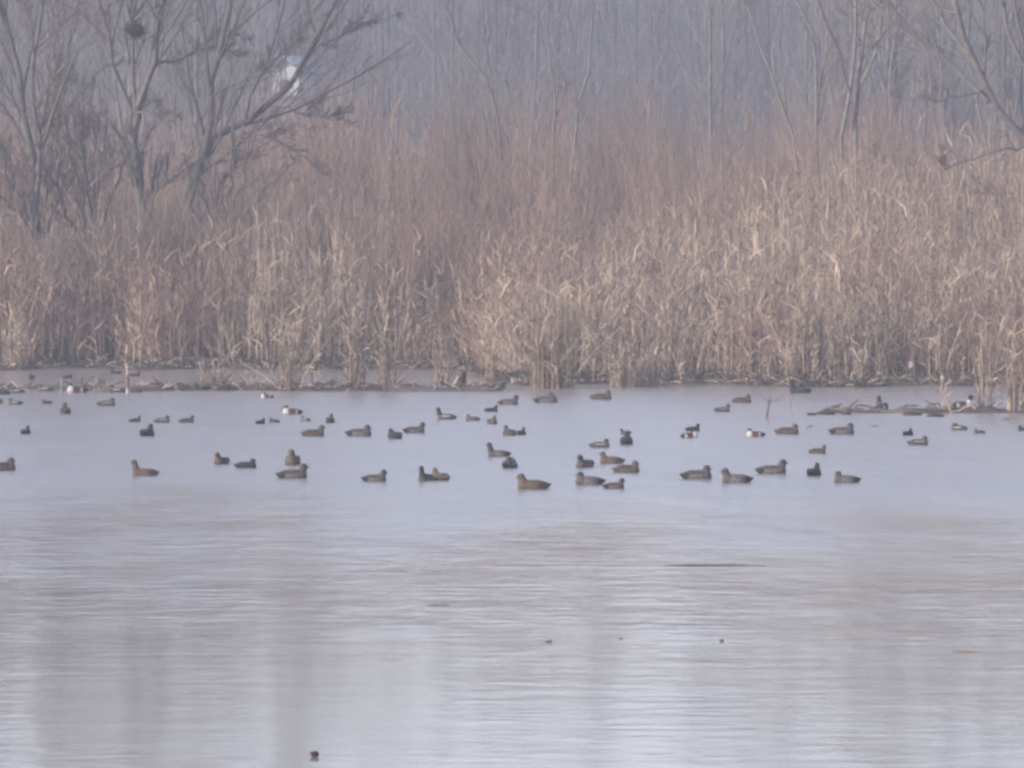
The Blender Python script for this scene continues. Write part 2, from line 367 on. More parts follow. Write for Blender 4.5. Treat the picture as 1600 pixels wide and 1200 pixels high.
thicket(tb, X, Y, H + (HOR - ty) / F_PX * Y, 22, 8, np.array([.22, .175, .14]), .0065)
n = 50; X = rng.uniform(-4, 15.5, n); Y = rng.uniform(174, 184, n); ty = rng.uniform(215, 320, n)
thicket(tb, X, Y, H + (HOR - ty) / F_PX * Y, 14, 10, RED * .95, .0065)
n = 780; X, Y = scatter(n, 168, 232, 2)
d = Y - shore(X); pxp = 800 + F_PX * X / Y
keep = (d > 6) & (rng.random(n) < .35 + .65 * sstep(.25, .6, vnoise(X * .25, Y * .12, 61))); X, Y, pxp = X[keep], Y[keep], pxp[keep]
# top of the thicket, as heights above the water (lower at the left trees, tallest in the middle)
topy = np.interp(pxp, [-200, 0, 250, 480, 600, 780, 950, 1150, 1350, 1600, 1800], [190, 185, 170, 146, 158, 162, 168, 165, 165, 172, 180])
Ht = (H + (HOR - topy) / F_PX * Y) * rng.uniform(.62, 1.06, len(X)) * (.50 + .50 * sstep(170, 205, Y)); Ht = np.where(pxp > 1000, Ht * (.9 + .1 * sstep(190, 215, Y)), Ht)
thicket(tb, X, Y, Ht, 24, 12, RED, .0065)
tag(tb.build('willow_thicket', M_twig), 'reddish brown thicket of bare willow scrub behind the reeds', 'scrub', kind='stuff')

# ------------------------------------------------------------------ the trees one can tell apart
BARK = np.array([.12, .11, .10])
def tree(label, limbs, base, D, n1=12, n2=7, n3=4, ext=5.0, col=BARK, group=None, name='bare_willow', cat='tree', twig=.008):
    "limbs: (pixel polyline, thickness px at foot, at tip, grows on above the frame?)"
    root = empty(name, (*base[:2], float(ground_z(base[0], base[1]))))
    tr, cr = MB(), MB(); Ps, Rs = [], []
    for li, (pl, r0, r1, grow) in enumerate(limbs):
        pts = np.array([at(x, y, D) for x, y in pl])
        Lx = np.linspace(0, 1, len(pts)); dy = rng.uniform(-1.6, 1.6) if li else 0
        dy = float(np.clip(dy, -1.6, 1.6)); pts[:, 1] += dy * Lx
        if grow:
            v = pts[-1] - pts[-2]; v /= np.linalg.norm(v); e = [pts[-1]]
            for q in range(4):
                v = v + np.array([0, 0, .12]) + rng.normal(0, .06, 3); v /= np.linalg.norm(v); e.append(e[-1] + v * ext / 4 * rng.uniform(.8, 1.2))
            pts = np.vstack([pts, e[1:]]); r1 *= .45
        P = resample(pts, 12); P[1:-1] += rng.normal(0, .045, (10, 3))
        m_px = D / F_PX; R = np.linspace(r0, r1, 12) * m_px / 2 * .74
        Ps.append(P); Rs.append(R)
    P = np.stack(Ps) - np.array(root.location); R = np.stack(Rs)
    tr.tubes(P, R, 7, col)
    P1, R1 = spawn(P, R, n1, (.20, .55), (.3, .85), .5, .12, 7, .45, .009, .07)
    P2, R2 = spawn(P1, R1, n2, (.28, .6), (.3, .8), .35, .12, 5, .5, twig * 1.3)
    P3, R3 = spawn(P2, R2, n3, (.4, .75), (.3, .7), .2, .2, 3, .6, twig)
    cr.tubes(P1, R1, 4, col); cr.tubes(P2, R2, 3, col * 1.1); cr.tubes(P3, R3, 3, col * np.array([1.35, 1.15, 1.05]))
    t = tr.build('trunk', M_bark, root, True); cw = cr.build('crown', M_twig, root)
    tag(root, label, cat, group)
    return root

b1 = at(50, 350, 178)
tree('bare many-stemmed willow at the left edge behind the reeds', [
    ([(60, 372), (55, 340), (52, 297), (50, 245), (39, 197), (28, 144), (28, 96), (13, 44), (-4, 0)], 20, 8, 1),
    ([(50, 245), (30, 208), (18, 180), (-6, 150)], 9, 5, 1),
    ([(55, 330), (61, 227), (55, 153), (55, 109), (66, 44), (70, 0)], 12, 6, 1),
    ([(58, 260), (66, 223), (105, 175), (144, 127), (168, 100)], 6, 2, 0),
    ([(56, 170), (61, 153), (92, 118), (109, 74), (118, 30)], 5, 2, 1),
    ([(70, 366), (44, 341), (0, 306), (-30, 290)], 9, 6, 0),
    ([(28, 130), (6, 80), (-14, 20)], 6, 3, 1),
    ([(74, 372), (84, 310), (92, 250), (88, 190), (96, 130)], 8, 3, 0),
    ([(48, 372), (34, 320), (16, 270), (6, 210)], 8, 3, 0),
    ([(64, 372), (72, 310), (78, 250), (82, 180), (90, 110)], 7, 3, 0),
    ([(52, 297), (20, 262), (-10, 235)], 6, 3, 0)], b1, 178, n1=14, n2=8)
tree('low bushy bare willow between the left-edge tree and the tree with the nest', [
    ([(140, 378), (128, 320), (112, 250), (104, 190)], 8, 3, 0), ([(142, 378), (138, 310), (132, 230), (128, 160)], 8, 3, 0),
    ([(146, 378), (152, 310), (164, 240), (172, 160)], 8, 3, 0), ([(150, 378), (168, 320), (190, 260), (198, 220)], 7, 3, 0),
    ([(136, 378), (110, 340), (86, 290), (74, 240)], 7, 3, 0), ([(144, 378), (146, 300), (150, 220), (146, 140)], 6, 2, 0)], at(140, 352, 179), 179, n1=8, n2=5)
tree('low bushy bare willow under the long leaning limb', [
    ([(350, 378), (340, 310), (338, 250), (344, 200)], 8, 3, 0), ([(354, 378), (366, 310), (384, 250), (398, 210)], 8, 3, 0),
    ([(358, 378), (384, 330), (416, 290), (446, 262)], 7, 2, 0), ([(346, 378), (322, 320), (300, 280), (290, 240)], 7, 3, 0),
    ([(352, 378), (358, 300), (362, 240), (372, 180)], 7, 3, 0)], at(352, 352, 178), 178, n1=8, n2=5)
tree('largest bare tree in the left group, with a nest high in its crown', [
    ([(226, 375), (223, 332), (212, 245), (210, 205), (212, 166)], 22, 18, 0),
    ([(211, 185), (201, 166), (179, 109), (175, 74), (162, 35), (155, 0)], 12, 6, 1),
    ([(206, 150), (203, 105), (198, 80), (184, 55), (204, 30), (222, 0)], 10, 5, 1),
    ([(212, 175), (214, 162), (232, 127), (238, 88), (245, 35), (262, -9)], 14, 7, 1),
    ([(237, 112), (250, 96), (280, 90), (341, 70), (372, 52)], 6, 3, 0),
    ([(212, 180), (226, 170), (254, 175), (280, 186)], 5, 2, 0),
    ([(177, 80), (160, 50), (131, 26), (88, 4)], 5, 3, 1),
    ([(212, 170), (203, 120), (207, 60), (200, 0)], 9, 6, 1),
    ([(227, 345), (240, 305), (262, 280), (302, 262), (326, 227)], 14, 9, 0),
    ([(127, 372), (127, 350), (114, 315), (94, 280), (84, 240)], 16, 6, 0),
    ([(150, 365), (148, 300), (155, 240), (148, 190)], 9, 3, 0),
    ([(255, 0), (250, 40), (240, 80)][::-1], 7, 5, 1)], at(215, 350, 183), 183, n1=15, n2=8)
tree('bare tree with a long limb leaning out to the right over the thicket', [
    ([(300, 372), (297, 300), (303, 270), (326, 227), (328, 162), (337, 109), (350, 44), (363, 0)], 20, 7, 1),
    ([(275, 345), (284, 315), (310, 262), (332, 219), (381, 188), (416, 162), (455, 131), (481, 83), (494, 44), (525, 0)], 17, 7, 1),
    ([(384, 186), (387, 179), (394, 149), (420, 96), (437, 35), (446, 0)], 7, 4, 1),
    ([(331, 160), (350, 142), (376, 127), (407, 114), (442, 83), (470, 60)], 6, 3, 0),
    ([(375, 192), (381, 206), (429, 219), (494, 254)], 3.4, 1.5, 0),
    ([(416, 162), (460, 174), (516, 184), (545, 188)], 2.4, 1.2, 0),
    ([(480, 86), (500, 70), (525, 57), (582, 31), (620, 20)], 5, 2, 0),
    ([(340, 96), (362, 60), (372, 20), (384, -10)], 5, 3, 1),
    ([(305, 372), (318, 330), (350, 285), (372, 240)], 13, 5, 0),
    ([(492, 50), (478, 20), (474, -5)], 5, 3, 1)], at(300, 350, 181), 181, n1=15, n2=8)
tree('dark bare tree leaning in from the right edge with a forked trunk', [
    ([(1640, 330), (1620, 262), (1600, 213), (1563, 180), (1547, 153), (1537, 117), (1517, 87), (1503, 50), (1493, 20), (1490, 0)], 22, 8, 1),
    ([(1545, 160), (1533, 152), (1493, 110), (1470, 80), (1427, 58), (1393, 27), (1368, 7), (1350, -14)], 8, 4, 1),
    ([(1518, 92), (1513, 87), (1490, 47), (1470, 13), (1462, 0)], 8, 5, 1),
    ([(1493, 20), (1480, 12), (1455, -4)], 5, 3, 1),
    ([(1520, 96), (1517, 90), (1483, 80), (1420, 77), (1367, 67)], 4, 2, 0),
    ([(1540, 150), (1533, 147), (1487, 153), (1417, 157)], 4, 1.5, 0),
    ([(1640, 160), (1600, 97), (1580, 57), (1567, 0)], 9, 6, 1),
    ([(1612, 110), (1600, 70), (1588, 30), (1584, 0)], 7, 5, 1),
    ([(1618, 232), (1600, 230), (1550, 237), (1500, 257), (1470, 262), (1457, 243)], 6, 2, 0),
    ([(1600, 312), (1557, 303), (1517, 295), (1477, 283)], 5, 3, 0),
    ([(1538, 118), (1541, 90), (1546, 58)], 4, 2, 0)], at(1640, 345, 172), 172, n1=8, n2=6)
tree('slim double-stemmed bare tree standing in the thicket on the right', [
    ([(1310, 330), (1313, 283), (1320, 253), (1318, 217), (1327, 150), (1333, 110), (1340, 40), (1338, 0)], 11, 5, 1),
    ([(1342, 300), (1340, 233), (1338, 187), (1347, 110), (1350, 60), (1358, 10)], 13, 7, 1),
    ([(1345, 130), (1366, 90), (1374, 30), (1380, 0)], 6, 4, 1),
    ([(1340, 292), (1352, 268), (1370, 256), (1395, 255), (1420, 258)], 6, 3, 0),
    ([(1330, 150), (1310, 100), (1300, 60), (1282, 20)], 5, 3, 1)], at(1330, 345, 186), 186, n1=9, n2=7, col=BARK * 1.3)
tree('thin bare tree left of the double-stemmed one in the thicket', [
    ([(1282, 310), (1280, 240), (1278, 167), (1277, 83), (1262, 50), (1250, 0)], 9, 4, 1),
    ([(1278, 150), (1290, 100), (1296, 40)], 5, 3, 1)], at(1282, 345, 192), 192, n1=10, n2=6, col=BARK * 1.3)
tree('slender leaning bare tree rising from the thicket beside the thin one', [
    ([(1250, 320), (1243, 243), (1233, 200), (1217, 150), (1183, 67), (1170, 10)], 8, 4, 1),
    ([(1215, 145), (1210, 90), (1222, 20)], 4, 3, 1)], at(1250, 345, 198), 198, n1=9, n2=6, col=BARK * 1.3)
tree('bare sapling with a stem curving left above the middle of the thicket', [
    ([(790, 330), (778, 230), (776, 161), (761, 124), (724, 75), (704, 30)], 8, 4, 1),
    ([(770, 150), (764, 90), (756, 40)], 4, 2, 1)], at(790, 345, 215), 215, n1=9, n2=6, col=BARK * 1.2)
tree('upright bare sapling in the centre of the thicket', [
    ([(862, 320), (862, 232), (870, 169), (862, 131), (855, 60), (858, 0)], 7, 4, 1),
    ([(866, 190), (884, 130), (890, 60)], 4, 2, 1)], at(862, 345, 212), 212, n1=9, n2=6, col=BARK * 1.2)
tree('bare sapling bending right beside the upright one in the centre', [
    ([(890, 320), (900, 180), (919, 124), (926, 56), (930, 0)], 7, 4, 1),
    ([(900, 180), (890, 150), (886, 118)], 4, 2, 0)], at(890, 345, 208), 208, n1=9, n2=6, col=BARK * 1.2)
tree('bare young tree standing alone between the middle and the right-hand trees', [
    ([(1120, 330), (1118, 240), (1108, 160), (1112, 80), (1106, 0)], 8, 4, 1),
    ([(1112, 150), (1135, 95), (1150, 20)], 4, 3, 1)], at(1120, 345, 214), 214, n1=9, n2=6, col=BARK * 1.3)

# nest
nb = MB(); nc = at(212, 47, 182.5); n = 260
v = rng.normal(size=(n, 3)); v /= np.linalg.norm(v, axis=1, keepdims=True); B = v * np.array([.17, .17, .13]); dv = rng.normal(0, .09, (n, 3))
nb.tubes(np.stack([B - dv, B, B + dv], 1), .008, 3, np.array([.05, .045, .04])); a = np.linspace(0, 2 * PI, 9)
nb.tubes(np.stack([np.array([[0, 0, -.12], [0, 0, -.05], [0, 0, .02], [0, 0, .06]])]), np.array([[.05, .14, .16, .13]]), 9, (.04, .036, .03))
nest = nb.build('nest', M_twig); nest.location = nc; tag(nest, 'round dark twig nest in the crown of the largest left tree', 'nest')

# trees behind the thicket: five kinds, copied
def far_tree(seed, h, spread):
    root = empty('hazy_tree', (0, 0, 0)); mb, cr = MB(), MB()
    m = 5; a = rng.uniform(0, 2 * PI, m); t = np.linspace(0, 1, 8)
    P = np.zeros((m, 8, 3)); Rr = np.zeros((m, 8))
    for q in range(m):
        sp = spread * (0 if q == 0 else rng.uniform(.1, .26)) * h; hh = h * (1 if q == 0 else rng.uniform(.7, .95)); s0 = 0 if q == 0 else rng.uniform(.05, .3)
        tt = s0 + (1 - s0) * t
        P[q, :, 0] = np.cos(a[q]) * sp * t ** .8 + rng.normal(0, .09, 8) * t; P[q, :, 1] = np.sin(a[q]) * sp * t ** .8; P[q, :, 2] = hh * tt
        Rr[q] = np.linspace(.14 if q == 0 else .08, .02, 8)
    mb.tubes(P, Rr, 5, BARK * 1.2)
    P1, R1 = spawn(P, Rr, 12, (.15, .38), (.3, .75), .5, .25, 5, .5, .018)
    P2, R2 = spawn(P1, R1, 7, (.3, .55), (.3, .7), .3, .1, 4, .5, .012)
    P3, R3 = spawn(P2, R2, 3, (.4, .7), (.3, .7), .2, .1, 3, .6, .009)
    cr.tubes(P1, R1, 3, BARK * 1.3); cr.tubes(P2, R2, 3, BARK * 1.5); cr.tubes(P3, R3, 3, BARK * np.array([1.9, 1.7, 1.5]))
    mb.build('trunk', M_bark, root); cr.build('crown', M_twig, root)
    tag(root, 'tall bare tree fading into the haze beyond the thicket', 'tree', 'hazy bare trees beyond the thicket')
    return root
protos = [far_tree(s, h, sp) for s, (h, sp) in enumerate([(15, .9), (13, .6), (16, .7), (12, 1.1), (14, .4)])]
spots = []
for k in range(44):
    Yk = 245 + 130 * ((k * .618) % 1); pxk = -90 + 1790 * ((k + rng.uniform(-.3, .3)) / 44)
    spots.append(((pxk - 800) / F_PX * Yk, Yk, pxk))
for k, (x, y, pxk) in enumerate(spots):
    pr = protos[k % 5]
    if k < 5: o = pr
    else:
        o = pr.copy(); C.collection.objects.link(o)
        for chd in list(pr.children):
            c = chd.copy(); C.collection.objects.link(c); c.parent = o
    tall = .82 + .75 * float(sstep(1200, 1380, pxk)) + .62 * float(sstep(430, 250, pxk))
    s = rng.uniform(.74, .98) * tall * (.8 + .3 * (y - 245) / 130)
    o.location = (x, y, float(ground_z(x, y)) - .1); o.rotation_euler = (0, 0, rng.uniform(0, 6.28)); o.scale = (s, s, s)
# the far wood: one mass
fw = MB(); n = 520; Y = 400 + 170 * rng.random(n); X = rng.uniform(-1, 1, n) * (.085 * Y + 4); z = ground_z(X, Y); h = rng.uniform(17, 27, n)
t = np.linspace(0, 1, 5)
P = np.stack([X[:, None] + rng.normal(0, .25, (n, 5)) * t, Y[:, None] + 0 * t, z[:, None] + h[:, None] * t], 2); R = np.linspace(.22, .05, 5)[None] * np.ones((n, 1))
fw.tubes(P, R, 3, BARK * .9)
P1, R1 = spawn(P, R, 22, (.14, .36), (.3, .8), .6, .12, 4, .45, .035); fw.tubes(P1, R1, 3, BARK * 1.4)
P2, R2 = spawn(P1, R1, 7, (.3, .6), (.3, .8), .3, .1, 3, .6, .022); fw.tubes(P2, R2, 3, BARK * 1.6)
tag(fw.build('distant_wood', M_twig), 'far bare wood dissolving in blue haze', 'wood', kind='stuff')

# ------------------------------------------------------------------ white house seen through the left trees
hD = 372.0; c0 = at(446, 92, hD); hz = float(ground_z(c0[0], hD))
M_wall = mat('white_render', .8, (1.2, .9, 1.05), .3, False, (.44, .44, .44)); M_roof = mat('grey_blue_sheet', .5, (2, .85, 1.1), .4, False, (.13, .17, .19))
M_dark = mat('dark_pane', .2, None, .5, False, (.03, .035, .04))
hr = empty('house', (c0[0], hD, hz), math.radians(-14)); topz = c0[2] - hz
wl = MB(); hw = .75; e = topz - .55; Lh = 3.4
V = [[-hw, 0, 0], [hw, 0, 0], [hw, 0, e], [0, 0, topz], [-hw, 0, e], [-hw, Lh, 0], [hw, Lh, 0], [hw, Lh, e], [0, Lh, topz], [-hw, Lh, e]]
wl.raw(V, [[0, 1, 2, 4], [1, 6, 7, 2], [0, 4, 9, 5], [5, 9, 7, 6], [4, 2, 3, 3], [9, 8, 8, 7]], (1, 1, 1))
me = bpy.data.meshes.new('wall'); me.from_pydata(V, [], [[0, 1, 2, 3, 4], [1, 6, 7, 2], [0, 4, 9, 5], [5, 9, 8, 7, 6]]); me.materials.append(M_wall)
o = bpy.data.objects.new('wall', me); C.collection.objects.link(o); o.parent = hr
rf = MB()
for s in (-1, 1):
    a0 = np.array([s * (hw + .35), -.35, e - .35 * .55 / hw]); a1 = np.array([0, -.35, topz + .02]); up = np.array([0, 0, .16]); ln = np.array([0, Lh + .7, 0])
    vv = [a0, a1, a1 + ln, a0 + ln]; vv += [q + up for q in vv]
    rf.raw(vv, [[0, 1, 2, 3], [4, 7, 6, 5], [0, 4, 5, 1], [1, 5, 6, 2], [2, 6, 7, 3], [3, 7, 4, 0]], (1, 1, 1))
rf.build('roof', M_roof, hr)
am = MB(); am.box((-1.6, -2.4, 0), (2.6, -.01, topz - 2.15), (1, 1, 1)); an = am.build('annex', mat('grey_boards', .85, (3, .8, 1.1), .2, False, (.17, .17, .18)), hr)
rm2 = MB(); rm2.box((-1.8, -2.6, topz - 2.14), (2.8, .0 - .015, topz - 2.0), (1, 1, 1)); rm2.build('annex_roof', M_roof, an)
for wx, wz in ((-.05, topz - 1.75),):
    wm = MB(); wm.box((wx - .25, -.03, wz), (wx + .25, -.004, wz + .6), (1, 1, 1)); wn = wm.build('window', M_dark, hr)
    fm = MB()
    for lo, hi in (((wx - .29, -.06, wz - .05), (wx + .29, -.031, wz)), ((wx - .29, -.06, wz + .6), (wx + .29, -.031, wz + .65)), ((wx - .02, -.06, wz), (wx + .02, -.031, wz + .6))): fm.box(lo, hi, (1, 1, 1))
    fm.build('frame', M_wall, wn)
tag(hr, 'tall narrow white-walled house with a grey-blue roof glimpsed through the left trees', 'house')

# ------------------------------------------------------------------ waterfowl
M_feather = mat('feathers', .75, (24, .45, 1.55), .25); M_bill = mat('bill_horn', .45, None, .4)
DUCK_TONE = .46
PAL = {
 'drake_grey':   dict(body=(.25, .225, .20), breast=(.13, .118, .108), rear=(.018, .018, .02), tail=(.16, .15, .14), head=(.085, .070, .052), crown=(.045, .038, .03), wing=(.14, .118, .095), bill=(.03, .03, .03)),
 'hen_brown':    dict(body=(.185, .14, .105), breast=(.18, .135, .10), rear=(.14, .10, .07), tail=(.20, .16, .12), head=(.15, .115, .085), crown=(.07, .052, .038), wing=(.13, .09, .06), bill=(.18, .09, .03)),
 'drake_teal':   dict(body=(.10, .098, .095), breast=(.19, .165, .14), rear=(.02, .02, .018), tail=(.06, .055, .05), head=(.07, .035, .025), crown=(.05, .026, .018), wing=(.085, .08, .07), bill=(.02, .02, .02), stripe=(.30, .29, .27)),
 'hen_teal':     dict(body=(.125, .10, .075), breast=(.13, .10, .075), rear=(.09, .07, .055), tail=(.10, .08, .06), head=(.12, .095, .07), crown=(.055, .042, .032), wing=(.085, .065, .05), bill=(.04, .035, .03)),
 'shoveler':     dict(body=(.20, .062, .036), breast=(.80, .78, .75), rear=(.02, .022, .022), tail=(.35, .33, .31), head=(.018, .03, .028), crown=(.015, .022, .022), wing=(.05, .045, .045), bill=(.025, .025, .025), patch=(.34, .33, .32)),
 'dark_duck':    dict(body=(.045, .048, .045), breast=(.05, .046, .042), rear=(.02, .02, .02), tail=(.03, .03, .03), head=(.06, .042, .032), crown=(.03, .022, .018), wing=(.05, .054, .05), bill=(.03, .03, .03)),
 'black_slate':  dict(body=(.06, .075, .08), breast=(.045, .05, .05), rear=(.02, .02, .024), tail=(.02, .02, .02), head=(.035, .022, .018), crown=(.02, .015, .013), wing=(.06, .08, .078), bill=(.10, .05, .04)),
}
HEADS = {  # head centre, neck path, bill direction
 'alert': ((.160, 0, .235), [(.115, 0, .07), (.130, 0, .12), (.142, 0, .17), (.150, 0, .21)], 0.0),
 'swim':  ((.136, 0, .172), [(.100, 0, .07), (.112, 0, .11), (.122, 0, .14), (.130, 0, .157)], 0.0),
 'rest':  ((.108, 0, .153), [(.095, 0, .08), (.10, 0, .11), (.104, 0, .132)], 0.1),
 'sleep': ((.060, .012, .152), [(.095, 0, .08), (.09, 0, .11), (.075, .006, .135)], PI - .35),
 'preen': ((.035, .055, .142), [(.10, 0, .08), (.105, .02, .125), (.08, .045, .145)], PI - .9),
}
def duck_proto(kind, pose):
    pal = PAL[kind]; hc, neck, ba = HEADS[pose]; ba = float(ba)
    sh = kind == 'shoveler'
    E = [  # centre, radii, pitch, colour key
        ((-.03, 0, .040), (.185, .106, .090), 0.0, 'body'), ((.09, 0, .045), (.092, .088, .080), .15, 'breast'),
        ((-.160, 0, .052), (.100, .078, .052), .05, 'rear'), ((-.235, 0, .066), (.050, .040, .016), .15, 'tail'),
        ((-.055, .058, .082), (.150, .042, .046), .03, 'wing'), ((-.055, -.058, .082), (.150, .042, .046), .03, 'wing'),
        ((-.155, .026, .098), (.075, .022, .016), -.18, 'wing'), ((-.155, -.026, .098), (.075, .022, .016), -.18, 'wing'),
        ((-.02, 0, .096), (.14, .07, .036), 0.0, 'wing')]
    nr = np.linspace(.072, .046, len(neck))
    for q, p_ in enumerate(neck): E.append((p_, (nr[q], nr[q] * .85, nr[q]), 0, 'breast' if q < (2 if pose != 'alert' else 1) and not sh else ('head' if (not sh or q > 1) else 'breast')))
    ca, sa = math.cos(ba), math.sin(ba)
    E.append((hc, (.054, .044, .047), .1, 'head')); E.append(((hc[0] + .026 * ca, hc[1] + .026 * sa, hc[2] - .008), (.030, .028, .028), 0, 'head'))
    import bmesh
    bm = bmesh.new()
    from mathutils import Matrix
    for c_, r_, p_, k_ in E:
        M = Matrix.Translation(c_) @ Matrix.Rotation(-p_ if False else p_, 4, 'Y') @ Matrix.Diagonal((*r_, 1))
        bmesh.ops.create_icosphere(bm, subdivisions=3, radius=1, matrix=M)
    me = bpy.data.meshes.new('tmp'); bm.to_mesh(me); bm.free(); tmp = bpy.data.objects.new('tmp', me); C.collection.objects.link(tmp)
    md = tmp.modifiers.new('r', 'REMESH'); md.mode = 'VOXEL'; md.voxel_size = .0075
    ms = tmp.modifiers.new('s', 'SMOOTH'); ms.iterations = 3; ms.factor = .5
    dg = bpy.context.evaluated_depsgraph_get(); out = bpy.data.meshes.new_from_object(tmp.evaluated_get(dg))
    bpy.data.objects.remove(tmp)
    nv = len(out.vertices); co = np.zeros(nv * 3, np.float32); out.vertices.foreach_get('co', co); co = co.reshape(-1, 3)
    D = []
    for c_, r_, p_, k_ in E:
        q = co - np.array(c_); cp, sp = math.cos(-p_), math.sin(-p_)
        q = np.stack([q[:, 0] * cp + q[:, 2] * sp, q[:, 1], -q[:, 0] * sp + q[:, 2] * cp], 1) / np.array(r_); D.append(np.linalg.norm(q, axis=1))
    D = np.array(D); W = 1 / np.maximum(D, .2) ** 14; W /= W.sum(0)
    cols = np.array([pal[k_] for *_, k_ in E]) * DUCK_TONE; col = (W[..., None] * cols[:, None, :]).sum(0)
    x, y, z = co.T
    ishead = W[-2:].sum(0) > .5; cr = sstep(hc[2] + .010, hc[2] + .030, z) * ishead; col = col * (1 - cr[:, None]) + np.array(pal['crown']) * cr[:, None]
    if 'stripe' in pal:
        s = sstep(.066, .074, z) * sstep(.098, .090, z) * (np.abs(y) > .06) * sstep(-.14, -.11, x) * sstep(.08, .06, x); col = col * (1 - s[:, None]) + np.array(pal['stripe']) * s[:, None]
        s = ((x < -.15) & (z < .08) & (x > -.22)) * .4; col = col * (1 - s[:, None]) + np.array([.15, .14, .10]) * s[:, None]
    if 'patch' in pal:
        s = (sstep(-.155, -.14, x) * sstep(-.085, -.10, x) * (z < .10) * (np.abs(y) > .03)); col = col * (1 - s[:, None]) + np.array(pal['patch']) * s[:, None]
        s = (sstep(.05, .075, x) * ~ishead * (z < .13)) * (W[9:].sum(0) < .6); col = col * (1 - s[:, None]) + np.array(pal['breast']) * DUCK_TONE * s[:, None]
    if kind == 'drake_grey':
        s = sstep(-.145, -.13, -x - .28 + .0) if False else (1 - sstep(-.165, -.15, x)) * (z < .10); col = col * (1 - s[:, None]) + np.array(pal['rear']) * s[:, None]
    a_ = out.color_attributes.new('Col', 'FLOAT_COLOR', 'POINT'); a_.data.foreach_set('color', np.concatenate([col, np.ones((nv, 1))], 1).ravel().astype(np.float32))
    out.polygons.foreach_set('use_smooth', np.ones(len(out.polygons), bool)); out.materials.clear(); out.materials.append(M_feather)
    nm = {'drake_grey': 'grey_duck', 'hen_brown': 'brown_duck', 'drake_teal': 'teal', 'hen_teal': 'teal', 'shoveler': 'shoveler', 'dark_duck': 'dark_duck', 'black_slate': 'black_duck'}[kind]
    out.name = nm; o = bpy.data.objects.new(nm, out); C.collection.objects.link(o)
    # bill: flattened tapering loft
    L_, wd = (.062, .024) if sh else (.046, .013); d_ = np.array([ca, sa, -.12 if abs(ba) < 1 else -.25]); d_ /= np.linalg.norm(d_)
    s_ = np.cross(d_, [0, 0, 1]); s_ /= np.linalg.norm(s_); u_ = np.cross(s_, d_)
    b0_ = np.array(hc) + d_ * .046 + np.array([0, 0, -.006]); V = []
    for t_, w_, h_ in ((0, .011, .012), (.35, .011 if not sh else .014, .0075), (.75, wd * .62, .005), (.95, wd * .5, .004), (1.0, wd * .25, .002)):
        for k_ in range(8): a3 = k_ * PI / 4; V.append(b0_ + d_ * L_ * t_ + s_ * w_ * math.cos(a3) + u_ * h_ * math.sin(a3))
    Fq = [[r * 8 + k_, r * 8 + (k_ + 1) % 8, r * 8 + 8 + (k_ + 1) % 8, r * 8 + 8 + k_] for r in range(4) for k_ in range(8)]
    Fq += [[32, 33, 34, 35], [32, 35, 36, 39], [36, 37, 38, 39]]
    bb = MB(); bb.raw(V, Fq, pal['bill']); bb.build('bill', M_bill, o, True)
    return o
cache = {}
DUCK_TONE = .46
GRP = {'drake_grey': 'grey-brown ducks on the lake', 'hen_brown': 'brown ducks on the lake', 'drake_teal': 'small ducks on the lake', 'hen_teal': 'small ducks on the lake', 'shoveler': 'white and chestnut drakes', 'dark_duck': 'dark ducks on the lake', 'black_slate': 'dark ducks on the lake'}
def duck(px, py, wpx, hd, kind, pose, label, z=0.0):
    "px, py: middle of the waterline; wpx: width seen; hd: heading in degrees (0 right, 90 away, 180 left, 270 towards us)"
    key = (kind, pose)
    if key not in cache: o = cache[key] = duck_proto(kind, pose)
    else:
        pr = cache[key]; o = pr.copy(); C.collection.objects.link(o)
        for chd in list(pr.children): c = chd.copy(); C.collection.objects.link(c); c.parent = o
    a = math.radians(hd + rng.uniform(-7, 7)); L0 = .50 if pose in ('alert', 'swim') else .475
    sc = (py - HOR) / H; s = wpx / sc / math.hypot(L0 * math.cos(a), .235 * math.sin(a))
    p = on_z(px, py, z); off = -.02 * s
    o.location = (p[0] - off * math.cos(a), p[1] + (.03 * s), z - .008 * s + (.012 * s if z > .02 else 0)); o.rotation_euler = (0, 0, a); o.scale = (s, s, s)
    tag(o, label, 'duck', GRP[kind]); return o
G, B_, T_, U_, S_, K_, X_ = 'drake_grey', 'hen_brown', 'drake_teal', 'hen_teal', 'shoveler', 'dark_duck', 'black_slate'
